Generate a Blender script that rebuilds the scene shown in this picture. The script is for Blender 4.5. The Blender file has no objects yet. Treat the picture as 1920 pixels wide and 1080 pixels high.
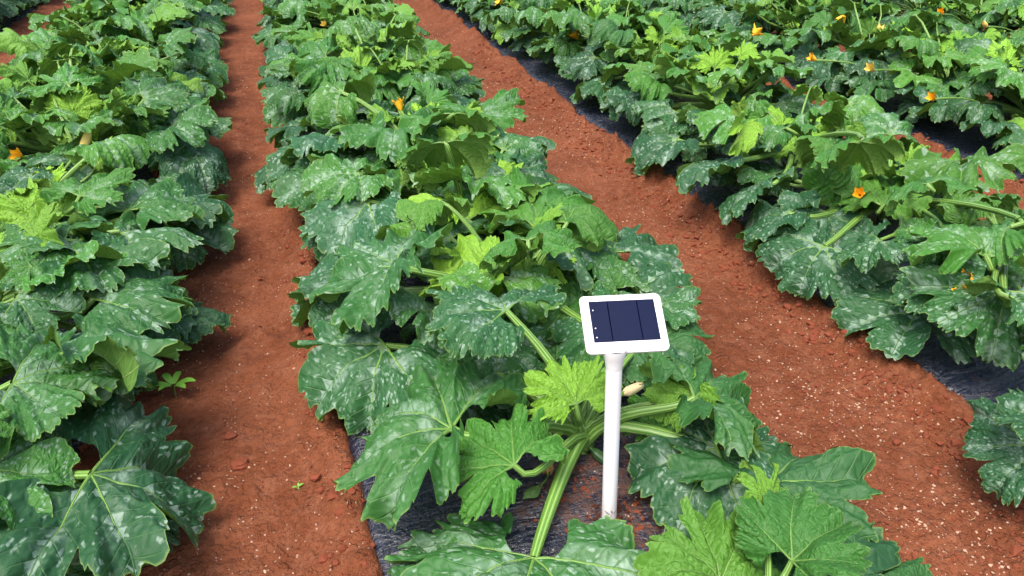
import bpy, bmesh, math, random
import numpy as np
from mathutils import Vector, Matrix

# ------------------------------------------------------------------ camera, sky, sun, exposure
scn = bpy.context.scene
COL = scn.collection
FPX, CAMH = 1480.0, 1.5
TH = math.atan(810 / FPX)                       # pitch below the horizon
PS = math.atan(507 * math.cos(TH) / FPX)        # heading, to the right of the row direction
cam = bpy.data.cameras.new('camera'); camo = bpy.data.objects.new('camera', cam); COL.objects.link(camo)
cam.sensor_width = 36; cam.lens = 36 * FPX / 1920; cam.clip_start = 0.05; cam.clip_end = 400
camo.location = (0, 0, CAMH); camo.rotation_euler = (math.pi/2 - TH, 0, -PS)
scn.camera = camo
SUN_EL, SUN_AZ = math.radians(64), math.radians(-135)     # azimuth from +Y towards +X
w = bpy.data.worlds.new('World'); scn.world = w; w.use_nodes = True
nt = w.node_tree; nt.nodes.clear()
sky = nt.nodes.new('ShaderNodeTexSky'); sky.sky_type = 'NISHITA'; sky.sun_disc = False
sky.sun_elevation = SUN_EL; sky.sun_rotation = SUN_AZ; sky.dust_density = 5.0; sky.air_density = .8; sky.ozone_density = .6
bg = nt.nodes.new('ShaderNodeBackground'); bg.inputs[1].default_value = 0.15
wo = nt.nodes.new('ShaderNodeOutputWorld')
nt.links.new(sky.outputs[0], bg.inputs[0]); nt.links.new(bg.outputs[0], wo.inputs[0])
sl = bpy.data.lights.new('sun', 'SUN'); sl.energy = 1.0; sl.angle = math.radians(26); sl.color = (1, .96, .9)
so = bpy.data.objects.new('sun', sl); COL.objects.link(so)
sd = Vector((math.cos(SUN_EL)*math.sin(SUN_AZ), math.cos(SUN_EL)*math.cos(SUN_AZ), math.sin(SUN_EL)))
so.rotation_euler = sd.to_track_quat('Z', 'Y').to_euler()
so.location = (0, 0, 8)
vs = scn.view_settings; vs.view_transform = 'Standard'; vs.look = 'None'; vs.gamma = 1; vs.use_curve_mapping = False
vs.exposure = 1.36
scn.cycles.max_bounces = 4; scn.cycles.diffuse_bounces = 2; scn.cycles.glossy_bounces = 2
scn.cycles.transmission_bounces = 3; scn.cycles.use_denoising = True

R_ = Vector((math.cos(PS), -math.sin(PS), 0))
F_ = Vector((math.sin(PS)*math.cos(TH), math.cos(PS)*math.cos(TH), -math.sin(TH)))
U_ = R_.cross(F_)
def at(x, y, h=0.0):
    """place in the field seen at photo pixel (x, y), h metres above the path"""
    r = R_*(x-960) + U_*(540-y) + F_*FPX
    return Vector((0, 0, CAMH)) + r*((h-CAMH)/r.z)
rnd = random.Random(7)

# ------------------------------------------------------------------ noise in numpy
def _h(ix, iy, seed):
    n = (ix.astype(np.int64)*374761393 + iy.astype(np.int64)*668265263 + seed*974634777) & 0xffffffff
    n = ((n ^ (n >> 13))*1274126177) & 0xffffffff
    return ((n ^ (n >> 16)) & 0xffff)/65535.0
def vnoise(x, y, seed=0):
    ix, iy = np.floor(x), np.floor(y); fx, fy = x-ix, y-iy
    fx = fx*fx*(3-2*fx); fy = fy*fy*(3-2*fy)
    a, b, c, d = _h(ix, iy, seed), _h(ix+1, iy, seed), _h(ix, iy+1, seed), _h(ix+1, iy+1, seed)
    return (a*(1-fx)+b*fx)*(1-fy) + (c*(1-fx)+d*fx)*fy - .5
def fbm(x, y, f, octv, seed=0, gain=.5):
    s = 0; a = 1
    for k in range(octv):
        s = s + a*vnoise(x*f+17.3*k, y*f-9.1*k, seed+k); a *= gain; f *= 2.03
    return s
def sstep(a, b, x):
    t = np.clip((x-a)/(b-a), 0, 1); return t*t*(3-2*t)

# ------------------------------------------------------------------ mesh helpers
def mesh_np(name, V, Fq, uvs=None, mats=(), midx=None, smooth=True):
    me = bpy.data.meshes.new(name)
    V = np.asarray(V, np.float32); Fq = np.asarray(Fq, np.int32); k = Fq.shape[1]
    me.vertices.add(len(V)); me.vertices.foreach_set('co', V.ravel())
    me.loops.add(Fq.size); me.loops.foreach_set('vertex_index', Fq.ravel())
    me.polygons.add(len(Fq)); me.polygons.foreach_set('loop_start', np.arange(0, Fq.size, k, dtype=np.int32))
    me.polygons.foreach_set('use_smooth', np.full(len(Fq), smooth))
    for m in mats: me.materials.append(m)
    if midx is not None: me.polygons.foreach_set('material_index', np.asarray(midx, np.int32))
    me.update(calc_edges=True)
    if uvs:
        for nm, uv in uvs.items():
            l = me.uv_layers.new(name=nm); l.data.foreach_set('uv', np.asarray(uv, np.float32)[Fq.ravel()].ravel())
    me.validate(); return me
def grid_faces(nx, ny, off=0):
    i = np.arange(nx-1)[:, None]*ny + np.arange(ny-1)[None, :]
    i = i.ravel()+off
    return np.stack([i, i+ny, i+ny+1, i+1], 1)
def tube_np(pts, rad, sides=6, ridge=0.0, close=True):
    """tube along pts; returns verts, quads"""
    P = np.array(pts, float); n = len(P)
    T = np.gradient(P, axis=0); T /= np.linalg.norm(T, axis=1)[:, None]+1e-9
    up = np.array([0, 0, 1.]) if abs(T[0][2]) < .9 else np.array([1., 0, 0])
    A = np.cross(T, up); A /= np.linalg.norm(A, axis=1)[:, None]+1e-9
    B = np.cross(A, T)
    th = np.arange(sides)*2*math.pi/sides
    rr = np.asarray(rad, float)[:, None]*(1+ridge*np.where(np.arange(sides) % 2 == 0, 1, -1))[None, :]
    V = P[:, None, :] + rr[..., None]*(A[:, None, :]*np.cos(th)[None, :, None] + B[:, None, :]*np.sin(th)[None, :, None])
    i = np.arange(n-1)[:, None]*sides; j = np.arange(sides)[None, :]; j2 = (j+1) % sides
    Fq = np.stack([(i+j).ravel(), (i+j2).ravel(), (i+sides+j2).ravel(), (i+sides+j).ravel()], 1)
    uv = np.stack([np.tile(np.arange(sides)/sides, n), np.repeat(np.linspace(0, 1, n), sides)], 1)
    return V.reshape(-1, 3), Fq, uv
def link(name, me, parent=None, **kw):
    o = bpy.data.objects.new(name, me); COL.objects.link(o)
    if parent is not None: o.parent = parent
    for k, v in kw.items(): o[k] = v
    return o
def empty(name, loc, **kw):
    o = bpy.data.objects.new(name, None); COL.objects.link(o); o.location = loc; o.empty_display_size = .1
    for k, v in kw.items(): o[k] = v
    return o

# ------------------------------------------------------------------ node helper
class NB:
    def __init__(s, name):
        s.m = bpy.data.materials.new(name); s.m.use_nodes = True; s.t = s.m.node_tree; s.t.nodes.clear()
    def n(s, typ, **kw):
        nd = s.t.nodes.new(typ)
        for k, v in kw.items(): setattr(nd, k, v)
        return nd
    def put(s, sock, v):
        if isinstance(v, bpy.types.NodeSocket): s.t.links.new(v, sock)
        elif isinstance(v, (tuple, list)) and len(v) == 3 and sock.type == 'RGBA': sock.default_value = (*v, 1)
        elif sock.type == 'RGBA' and isinstance(v, (int, float)): sock.default_value = (v, v, v, 1)
        else: sock.default_value = v
    def M(s, op, a, b=0.0, c=None, clamp=False):
        nd = s.n('ShaderNodeMath', operation=op, use_clamp=clamp); s.put(nd.inputs[0], a); s.put(nd.inputs[1], b)
        if c is not None: s.put(nd.inputs[2], c)
        return nd.outputs[0]
    def ss(s, x, a, b, lo=0.0, hi=1.0):
        nd = s.n('ShaderNodeMapRange', interpolation_type='SMOOTHSTEP'); s.put(nd.inputs[0], x)
        for i, v in enumerate((a, b, lo, hi)): s.put(nd.inputs[i+1], v)
        return nd.outputs[0]
    def mix(s, f, a, b, mode='MIX'):
        nd = s.n('ShaderNodeMix', data_type='RGBA', blend_type=mode); s.put(nd.inputs[0], f); s.put(nd.inputs[6], a); s.put(nd.inputs[7], b)
        return nd.outputs[2]
    def noise(s, vec, scale, detail=3, rough=.55, dist=0.0):
        nd = s.n('ShaderNodeTexNoise'); s.put(nd.inputs['Scale'], scale); nd.inputs['Detail'].default_value = detail
        nd.inputs['Roughness'].default_value = rough; nd.inputs['Distortion'].default_value = dist
        if vec is not None: s.put(nd.inputs['Vector'], vec)
        return nd.outputs[0]
    def vor(s, vec, scale, feature='F1', rand=1.0):
        nd = s.n('ShaderNodeTexVoronoi', feature=feature); s.put(nd.inputs['Scale'], scale); nd.inputs['Randomness'].default_value = rand
        if vec is not None: s.put(nd.inputs['Vector'], vec)
        return nd
    def vec(s, x, y, z=0.0):
        nd = s.n('ShaderNodeCombineXYZ')
        for i, v in enumerate((x, y, z)): s.put(nd.inputs[i], v)
        return nd.outputs[0]
    def sep(s, v):
        nd = s.n('ShaderNodeSeparateXYZ'); s.put(nd.inputs[0], v); return nd.outputs
    def bump(s, h, st, dist, nrm=None):
        nd = s.n('ShaderNodeBump'); nd.inputs['Strength'].default_value = st; nd.inputs['Distance'].default_value = dist
        s.put(nd.inputs['Height'], h)
        if nrm is not None: s.put(nd.inputs['Normal'], nrm)
        return nd.outputs[0]
    def bsdf(s, col, rough=.5, nrm=None, spec=.5, **kw):
        nd = s.n('ShaderNodeBsdfPrincipled'); s.put(nd.inputs['Base Color'], col); s.put(nd.inputs['Roughness'], rough)
        s.put(nd.inputs['Specular IOR Level'], spec)
        if nrm is not None: s.put(nd.inputs['Normal'], nrm)
        for k, v in kw.items(): s.put(nd.inputs[k], v)
        return nd.outputs[0]
    def out(s, sh):
        o = s.n('ShaderNodeOutputMaterial'); s.t.links.new(sh, o.inputs[0]); return s.m

# ------------------------------------------------------------------ materials
def mat_leaf():
    b = NB('courgette_leaf')
    sdv = b.sep(b.n('ShaderNodeUVMap', uv_map='sd').outputs[0]); s_, d_ = sdv[0], sdv[1]
    xyn = b.n('ShaderNodeUVMap', uv_map='xy').outputs[0]
    rho = b.sep(b.n('ShaderNodeUVMap', uv_map='rk').outputs[0])[0]
    oi = b.n('ShaderNodeObjectInfo'); oc = b.n('ShaderNodeSeparateColor'); b.put(oc.inputs[0], oi.outputs['Color'])
    age, blot, bri = oc.outputs[0], oc.outputs[1], oc.outputs[2]
    off = b.M('MULTIPLY', oi.outputs['Random'], 37.0)
    xs = b.sep(xyn); xy = b.vec(b.M('ADD', xs[0], off), xs[1], off)
    n1 = b.noise(xy, 6.0, 3)
    n2 = b.noise(xy, 30.0, 3, .6)
    t = b.M('ADD', b.M('DIVIDE', b.M('SUBTRACT', s_, b.M('MULTIPLY', d_, .9)), .125), b.M('MULTIPLY', b.M('SUBTRACT', n1, .5), .5))
    a = b.M('MULTIPLY', b.M('ABSOLUTE', b.M('SUBTRACT', b.M('FRACT', t), .5)), 2.0)
    sec = b.M('MULTIPLY', b.ss(a, .86, .99), b.ss(d_, .30, .02, 0.0, 1.0))
    wv = b.M('MULTIPLY_ADD', s_, -.010, .0135)
    mainv = b.ss(b.M('DIVIDE', d_, wv), .45, 1.0, 1.0, 0.0)
    ter = b.vor(xy, 26.0, 'DISTANCE_TO_EDGE').outputs[0]
    terv = b.ss(ter, .0, .09, 1.0, 0.0)
    # silvery patches sitting in the angles between veins
    u_ = b.M('FRACT', t); cell = b.M('FLOOR', t)
    wn = b.n('ShaderNodeTexWhiteNoise', noise_dimensions='2D'); b.put(wn.inputs['Vector'], b.vec(cell, b.M('ADD', b.M('FLOOR', b.M('MULTIPLY', xs[0], 9.0)), off)))
    rcell = wn.outputs['Value']
    tri = b.M('SUBTRACT', b.M('MULTIPLY', b.M('SUBTRACT', 1.0, u_), b.M('MULTIPLY', rcell, .085)), b.M('ADD', d_, b.M('MULTIPLY', b.M('SUBTRACT', n2, .5), .07)))
    tri = b.ss(tri, .0, .008)
    tri = b.M('MULTIPLY', tri, b.ss(b.M('ADD', rcell, b.M('MULTIPLY', blot, .5)), .72, .80))
    n5 = b.noise(xy, 17.0, 2)
    vv = b.vec(b.M('ADD', b.M('MULTIPLY', t, 2.1), b.M('MULTIPLY', n2, 1.7)), b.M('ADD', b.M('MULTIPLY', d_, 25.0), b.M('MULTIPLY', n5, 1.6)), off)
    vo2 = b.vor(vv, 1.05); cr2 = b.n('ShaderNodeSeparateColor'); b.put(cr2.inputs[0], vo2.outputs['Color'])
    fleck = b.M('MULTIPLY', b.ss(b.M('ADD', cr2.outputs[1], b.M('MULTIPLY', blot, .40)), .80, .86),
                b.ss(b.M('ADD', vo2.outputs['Distance'], b.M('MULTIPLY', b.M('SUBTRACT', n2, .5), .9)), .16, .46, 1.0, 0.0))
    haze = b.M('MULTIPLY', b.ss(n1, .45, .66), b.M('MULTIPLY', b.ss(d_, .16, .0), b.M('MULTIPLY', b.ss(n2, .33, .62), .6)))
    bl = b.M('MAXIMUM', b.M('MAXIMUM', b.M('MULTIPLY', tri, b.M('MULTIPLY_ADD', n2, .6, .12)), b.M('MULTIPLY', fleck, .40)), haze)
    bl = b.M('MULTIPLY', b.M('MULTIPLY', bl, b.ss(blot, .0, .5)), b.M('SUBTRACT', 1.0, b.M('MAXIMUM', b.M('MULTIPLY', sec, .8), mainv)))
    # leaf colour by age
    c1 = b.mix(b.ss(age, 0.0, .5), (.018, .085, .028), (.045, .170, .018))
    c1 = b.mix(b.ss(age, .5, 1.0), c1, (.20, .40, .030))
    nl = b.noise(xy, 2.5, 2)
    c1 = b.mix(b.M('MULTIPLY', nl, .5), c1, b.mix(1.0, c1, (.80, .82, .85), 'MULTIPLY'))
    c1 = b.mix(b.ss(ter, .0, .3, .22, 0.0), c1, b.mix(1.0, c1, (.5, .6, .5), 'MULTIPLY'))
    hsv = b.n('ShaderNodeHueSaturation'); b.put(hsv.inputs['Value'], b.M('MULTIPLY_ADD', bri, .8, .62)); b.put(hsv.inputs['Color'], c1)
    c1 = hsv.outputs[0]
    vcol = b.mix(age, (.085, .20, .075), (.26, .42, .09))
    c1 = b.mix(b.M('MULTIPLY', sec, .42), c1, vcol)
    c1 = b.mix(b.M('MULTIPLY', mainv, .55), c1, vcol)
    c1 = b.mix(b.ss(rho, .972, .995, 0.0, .45), c1, (.19, .30, .06))
    c1 = b.mix(bl, c1, (.42, .56, .46))
    # pale matt underside with standing veins
    cb = b.mix(age, (.060, .150, .030), (.17, .30, .04))
    cb = b.mix(b.M('MULTIPLY', b.M('MAXIMUM', b.M('MAXIMUM', b.M('MULTIPLY', sec, .8), mainv), b.M('MULTIPLY', terv, .3)), .75), cb, (.24, .36, .10))
    back = b.n('ShaderNodeNewGeometry').outputs['Backfacing']
    col = b.mix(back, c1, cb)
    q = b.M('ADD', b.M('MULTIPLY', b.ss(ter, .0, .35), 1.0), b.M('MULTIPLY', b.M('SUBTRACT', 1.0, sec), .9))
    q = b.M('ADD', q, b.M('MULTIPLY', n2, .5))
    q = b.M('SUBTRACT', q, b.M('MULTIPLY', mainv, .8))
    nr = b.bump(q, .6, .004)
    rough = b.mix(back, b.M('MULTIPLY_ADD', n2, .22, .47), .75)
    p = b.bsdf(col, rough, nr, b.mix(back, .38, .2))
    tr = b.n('ShaderNodeBsdfTranslucent'); b.put(tr.inputs[0], b.mix(.55, col, (.16, .34, .015))); b.put(tr.inputs[1], nr)
    mx = b.n('ShaderNodeMixShader'); mx.inputs[0].default_value = .16
    b.t.links.new(p, mx.inputs[1]); b.t.links.new(tr.outputs[0], mx.inputs[2])
    return b.out(mx.outputs[0])
def mat_stalk(name='leaf_stalk_green', c0=(.085, .21, .028), c1=(.30, .44, .12)):
    b = NB(name)
    uv = b.sep(b.n('ShaderNodeUVMap', uv_map='uv').outputs[0])
    st = b.M('ABSOLUTE', b.M('SUBTRACT', b.M('FRACT', b.M('MULTIPLY', uv[0], 9.0)), .5))
    n = b.noise(b.vec(b.M('MULTIPLY', uv[0], 30), b.M('MULTIPLY', uv[1], 12)), 1.0, 3)
    f = b.M('MULTIPLY', b.ss(st, .22, .42), b.M('MULTIPLY_ADD', n, .8, .3), clamp=True)
    c = b.mix(f, c0, c1)
    return b.out(b.bsdf(c, .42, b.bump(st, .5, .004), .5))
def mat_simple(name, col, rough=.5, spec=.5, var=.25, scale=40, **kw):
    b = NB(name); tc = b.n('ShaderNodeTexCoord').outputs['Object']
    n = b.noise(tc, scale, 4)
    c = b.mix(n, tuple(v*(1-var) for v in col), tuple(min(1, v*(1+var)) for v in col))
    return b.out(b.bsdf(c, rough, b.bump(n, .2, .002), spec, **kw))
def mat_soil():
    b = NB('red_soil'); g = b.n('ShaderNodeNewGeometry').outputs['Position']
    n1 = b.noise(g, 1.7, 4, .6); n2 = b.noise(g, 14, 5, .65); n3 = b.noise(g, 90, 4, .7)
    c = b.mix(b.ss(n1, .35, .7), (.132, .040, .016), (.200, .066, .029))
    c = b.mix(b.M('MULTIPLY', b.ss(n2, .40, .75), .55), c, (.250, .102, .055))
    c = b.mix(b.M('MULTIPLY', b.ss(n3, .52, .30), .5), c, (.090, .022, .012))
    n4 = b.noise(g, 3.3, 3, .5)
    v = b.vor(g, 95.0); cc = b.n('ShaderNodeSeparateColor'); b.put(cc.inputs[0], v.outputs['Color'])
    thr = b.M('MULTIPLY_ADD', b.ss(n4, .4, .65), -.13, .95)
    sp = b.M('MULTIPLY', b.M('GREATER_THAN', cc.outputs[0], thr), b.ss(v.outputs['Distance'], .22, .34, 1.0, 0.0))
    c = b.mix(sp, c, b.mix(cc.outputs[1], (.29, .14, .09), (.47, .34, .25)))
    h = b.M('ADD', b.M('MULTIPLY', n2, 1.2), b.M('MULTIPLY', n3, .6)); h = b.M('ADD', h, b.M('MULTIPLY', b.ss(b.noise(g, 48, 3, .6), .45, .65), .5))
    h = b.M('ADD', h, b.M('MULTIPLY', sp, .25))
    return b.out(b.bsdf(c, .93, b.bump(h, .9, .012), .15))
def mat_film():
    b = NB('black_plastic_film'); g = b.n('ShaderNodeNewGeometry').outputs['Position']; gs = b.sep(g)
    st = b.noise(b.vec(b.M('MULTIPLY', gs[0], 10), b.M('MULTIPLY', gs[1], 36), gs[2]), 1.0, 4, .65, 1.7)
    st2 = b.noise(b.vec(b.M('MULTIPLY', gs[0], 34), b.M('MULTIPLY', gs[1], 16), gs[2]), 1.0, 3, .6, 1.6)
    fine = b.noise(g, 60, 4, .7)
    h = b.M('ADD', b.M('MULTIPLY', st, .8), b.M('ADD', b.M('MULTIPLY', st2, .45), b.M('MULTIPLY', fine, .2)))
    # dirt washed on to the film round the stem and along its edges
    dn = b.noise(g, 7, 5, .65)
    dx = b.M('SUBTRACT', gs[0], .68); dy = b.M('SUBTRACT', gs[1], 1.32)
    dd = b.M('SQRT', b.M('ADD', b.M('MULTIPLY', dx, dx), b.M('MULTIPLY', dy, dy)))
    near = b.ss(dd, .10, .36, .34, 0.0)
    dirt = b.M('MULTIPLY', b.ss(b.M('ADD', dn, near), .60, .74), b.ss(b.noise(g, 28, 4, .7), .42, .58, .15, 1.0))
    dust = b.M('MULTIPLY', b.ss(b.noise(g, 35, 5, .75), .5, .72), .35)
    c = b.mix(dust, (.007, .011, .026), (.05, .047, .055))
    c = b.mix(b.M('MULTIPLY', dirt, .9), c, b.mix(fine, (.022, .012, .009), (.11, .036, .020)))
    r = b.M('MULTIPLY_ADD', dirt, .5, b.M('MULTIPLY_ADD', dust, .6, .24), clamp=True)
    return b.out(b.bsdf(c, r, b.bump(h, 1.0, .016), .95))
LEAF = mat_leaf(); STALK = mat_stalk(); SOIL = mat_soil(); FILM = mat_film()
FRUITM = mat_stalk('courgette_skin', (.012, .055, .010), (.05, .13, .03))
PETAL = mat_simple('petal_orange', (.85, .42, .02), .5, .3, .3, 60)
PETALY = mat_simple('petal_yellow', (.68, .52, .12), .5, .3, .25, 60)
DRY = mat_simple('dry_petal', (.42, .27, .11), .8, .2, .35, 60)
def mat_white():
    b = NB('white_plastic'); tc = b.n('ShaderNodeTexCoord').outputs['Object']; z = b.sep(tc)[2]
    n = b.noise(tc, 220, 4, .7); n2 = b.noise(tc, 30, 3)
    sp = b.M('MULTIPLY', b.ss(n, .58, .66), b.ss(z, .09, -.01, 0.0, .7)); sp = b.M('MULTIPLY', sp, b.ss(n2, .4, .6))
    c = b.mix(sp, b.mix(n2, (.80, .80, .79), (.74, .745, .75)), (.30, .14, .08))
    return b.out(b.bsdf(c, .34, b.bump(n2, .05, .001), .5))
WHITE = mat_white()
GREYP = mat_simple('grey_print', (.27, .28, .30), .5, .3, .05, 20)
CLODM = mat_simple('clod_soil', (.17, .048, .025), .95, .1, .3, 50)
PEBM = mat_simple('pale_pebble', (.42, .28, .19), .85, .2, .35, 300)
STRAW = mat_simple('straw', (.45, .30, .17), .8, .2, .3, 50)
SEEDM = mat_simple('seedling_green', (.13, .32, .035), .5, .4, .25, 60)

# ------------------------------------------------------------------ ground
ROWX = {-1: -2.74, 0: -1.02, 1: .68, 2: 2.48, 3: 4.16, 4: 5.88, 5: 7.60, 6: 9.32, 7: 11.04}
FL, FR = -.62, .36                              # film edges left and right of the stems
def spaced(lo, hi, f):
    v = [lo]
    while v[-1] < hi: v.append(v[-1] + f(v[-1]))
    return np.array(v)
xs = np.concatenate([np.arange(-60, -6, 3.0), spaced(-6, 16, lambda x: .012 if -.95 < x < 2.05 else (.022 if -1.6 < x < 4.2 else .07)), np.arange(18, 80, 3.0)])
ys = np.concatenate([np.arange(-40, .5, 2.5), spaced(.6, 16, lambda y: max(.011, .0078*y)), np.arange(18, 90, 3.0)])
X, Y = np.meshgrid(xs, ys, indexing='ij')
def film_edges(Y, r):
    return (ROWX[r]+FL + .05*vnoise(Y*2.1, Y*0+r, 5) + .045*vnoise(Y*6, Y*0+r, 6),
            ROWX[r]+FR + .05*vnoise(Y*1.7, Y*0+r, 8) + .04*vnoise(Y*7, Y*0+r, 9))
def film_h(X, Y, r):
    u = (X-ROWX[r]-FL)/(FR-FL); 
    return .040 + .045*np.sin(np.clip(u, 0, 1)*math.pi)**.8
def soil_h(X, Y):
    z = .012*fbm(X, Y, 1.5, 3, 1)
    inb = np.zeros_like(X); edge = np.zeros_like(X)
    for r in ROWX:
        l, q = film_edges(Y, r)
        inside = sstep(0, .05, X-l)*sstep(0, .05, q-X)
        inb = np.maximum(inb, inside)
        edge = np.maximum(edge, np.exp(-((X-(l-.02))/.085)**2)*1.0)
        edge = np.maximum(edge, np.exp(-((X-(q+.02))/.085)**2)*.8)
    cl = fbm(X, Y, 9, 3, 21); lump = np.maximum(fbm(X, Y, 16, 3, 31), 0)
    wear = np.clip(.35+edge*1.2, 0, 1.3)
    z = z + edge*.062 + .028*cl*wear + .060*lump*wear*sstep(-.15, .2, vnoise(X*5, Y*5, 41)) + .009*fbm(X, Y, 45, 3, 51)
    rng = np.random.RandomState(3)
    for k in range(16):                          # shallow shoe prints trodden in the paths
        px = (-.22 if k % 2 else 1.42) + rng.uniform(-.14, .14); py = 1.2+rng.uniform(0, 6.5)
        z = z - .014*np.exp(-(((X-px)/.05)**2 + ((Y-py)/.12)**2)**2)
    crumb = np.maximum(fbm(X, Y, 34, 3, 91, .6)-.12, 0)
    z = z + .030*crumb*np.clip(.25+edge+.9*sstep(-.05, .3, vnoise(X*3.1, Y*3.1, 47)), 0, 1.3)
    return z*(1-inb) + inb*(-.02)
Z = soil_h(X, Y)
far = (np.abs(X-4) > 14) | (Y < -1) | (Y > 17)
Z = np.where(far, 0, Z)
ground = link('ground', mesh_np('ground', np.stack([X, Y, Z], -1).reshape(-1, 3), grid_faces(len(xs), len(ys)), mats=[SOIL]), kind='structure')
ROWNAME = {-1: 'the row at the far left', 0: 'the row left of the narrow path', 1: 'the middle row', 2: 'the first row right of the wide path',
           3: 'the second row past the wide path', 4: 'the third row past the wide path', 5: 'the fourth row past the wide path',
           6: 'the fifth row past the wide path', 7: 'the sixth row past the wide path'}
for r in list(ROWX)[:8]:
    fx = np.linspace(FL-.05, FR+.05, 60 if r in (0, 1, 2) else 26) + ROWX[r]
    fy = spaced(.6, 13, lambda y: .014*max(y, 1.2) if r in (0, 1, 2) else .08)
    A, B = np.meshgrid(fx, fy, indexing='ij')
    zz = film_h(A, B, r) + .009*fbm(A*1.0, B*3.4, 7, 4, 60+r) + .007*np.abs(fbm(A*3+.4*B, B*1.4, 9, 3, 70+r))
    l, q = film_edges(B, r)
    zz = zz - .09*sstep(0.0, .06, (ROWX[r]+FL-.0) - A + .02) - .09*sstep(0, .06, A-q)
    link('mulch_film', mesh_np('mulch_film', np.stack([A, B, zz], -1).reshape(-1, 3), grid_faces(len(fx), len(fy)), mats=[FILM]),
         label='black plastic mulch under ' + ROWNAME[r], category='plastic mulch', group='plastic mulch strips')
def gz(x, y):
    a, b_ = np.array([[x]]), np.array([[y]]); z = float(soil_h(a, b_)[0, 0])
    for r in ROWX:
        if ROWX[r]+FL < x < ROWX[r]+FR: z = max(z, float(film_h(a, b_, r)[0, 0]))
    return z

# ------------------------------------------------------------------ leaf blades
VA = [0, 42, 88]
KIND = {  # a0 tip, a0 side, bend tip, bend side, sinus depth, ruffle, corrugation, teeth
    'M': (.22, .16, .75, .86, .28, .040, .024, .038),
    'G': (.35, .34, .95, 1.05, .42, .056, .030, .042),
    'Y': (.62, .55, 1.15, 0.95, .34, .055, .030, .045),
    'U': (.55, .55, 1.60, 2.90, .24, .040, .022, .032),
    'V': (-.05, .30, .55, 1.9, .24, .050, .026, .034),
    'F': (.10, .80, .90, .55, .26, .040, .024, .034),
}
def build_leaf(kind, seed, lod=0):
    rs = np.random.RandomState(seed); a0t, a0s, kt, ks, dep, ruf, cor, teeth = KIND[kind]
    step = 1.0 if lod == 0 else 2.0
    ph = np.arange(-150, 150.01, step); nr = 30 if lod == 0 else 13
    ap = np.abs(ph); sg = np.where(ph < 0, 1, 2)
    E = np.interp(ap, [0, 20, 42, 65, 88, 110, 130, 150], [1, .98, .97, .92, .92, .86, .74, .46] if kind in 'MU' else [1, .96, .95, .90, .90, .82, .70, .42])
    E = E*(1+.05*np.interp(ph, np.linspace(-150, 150, 9), rs.randn(9)))
    r = E.copy()
    for c, dm in ((-111, .45), (-65, .8), (-21, 1), (21, 1), (65, .8), (111, .45)):
        cc = c+rs.uniform(-3, 3); wd = rs.uniform(2.2, 4.6); dd = dep*dm*rs.uniform(.55, 1.5)
        r *= 1-dd*np.exp(-np.abs((ph-cc)/wd)**1.25)
    for c in np.arange(-142, 141, 8.9):
        r *= 1-rs.uniform(.03, .12)*(1.7 if kind == 'Y' else 1.2 if kind == 'G' else 1)*np.exp(-(np.abs(ph-c-rs.uniform(-2.5, 2.5))/rs.uniform(1.3, 2.3))**1.2)
    tp = ph/5.3+.4*np.sin(ph*.31+rs.rand()*6)
    r *= 1+1.9*teeth*(np.sin(math.pi*(tp % 1))**.55-.7)*(1+.5*np.interp(ph, np.linspace(-150, 150, 40), rs.randn(40)))
    r += .009*rs.randn(len(ph))
    rho = np.linspace(0, 1, nr+1)**.85; rho[0] = .004
    PH, RHO = np.meshgrid(ph, rho, indexing='ij'); Rr = RHO*r[:, None]
    AP = np.abs(PH)
    tq = sstep(.08, .40, Rr)                     # bare veins at the stalk end
    APw = np.where(AP > 88, 88+(AP-88)*tq, AP); P = np.radians(APw)*np.sign(PH)
    va = np.array([-88, -42, 0, 42, 88])
    near = np.argmin(np.abs(np.degrees(P)[..., None]-va), -1); dphi = P-np.radians(va[near])
    S = Rr*np.cos(dphi); D = np.abs(Rr*np.sin(dphi))
    x, y = Rr*np.sin(P), Rr*np.cos(P)
    t = (S-.9*D)/.125
    w1 = rs.rand(6)*6.28
    bulge = cor*1.1*(1-np.exp(-(D/.06)**2)) + cor*.55*(.5-.5*np.cos(2*math.pi*(t+.5)))*np.minimum(D/.05, 1)*np.exp(-(D/.3)**2)
    bulge += .14*fbm(x*1.0+seed*.37, y, 2.6, 2, seed+3)*np.minimum(Rr/.35, 1)+.014*fbm(x+seed, y, 7, 2, seed)+.007*fbm(x, y+seed, 18, 2, seed)
    bulge += ruf*(np.sin(P*7+w1[0]+np.sin(P*3))+.8*np.sin(P*13+w1[1]+np.sin(P*5))+.55*np.sin(P*29+w1[2]))*RHO**3*1.4*np.minimum(Rr/.3, 1)
    cs = np.cos(P)**2
    a0 = a0t*cs+a0s*(1-cs)+.14*np.sin(P+w1[3])+.10*np.sin(2*P+w1[4])
    kp = kt*cs+ks*(1-cs)+.22*np.sin(P*1.5+w1[5])*1.0+.18*np.sin(3*P+w1[0])
    # the lamina sags between lobes' ribs
    kp = kp+.15*np.cos(P*4.3*2)
    kp = np.maximum(kp, .08)
    def warp(Rq, Pq, off, a0q, kq):
        al = a0q-kq*Rq
        h = (np.sin(a0q)-np.sin(al))/kq; v = (np.cos(al)-np.cos(a0q))/kq
        h = h-off*np.sin(al); v = v+off*np.cos(al)
        return np.stack([h*np.sin(Pq), h*np.cos(Pq), v], -1)
    V = warp(Rr, P, bulge, a0, kp)
    nphi = len(ph); Vf = V.reshape(-1, 3); Fq = grid_faces(nphi, nr+1)
    sd_ = np.stack([S, D], -1).reshape(-1, 2); xy_ = np.stack([x, y], -1).reshape(-1, 2)*.5+.5; rk_ = np.stack([RHO, RHO*0], -1).reshape(-1, 2)
    Vs, Fs, S1, S2, S3, mi = [Vf], [Fq], [sd_], [xy_], [rk_], [np.zeros(len(Fq), int)]
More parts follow.
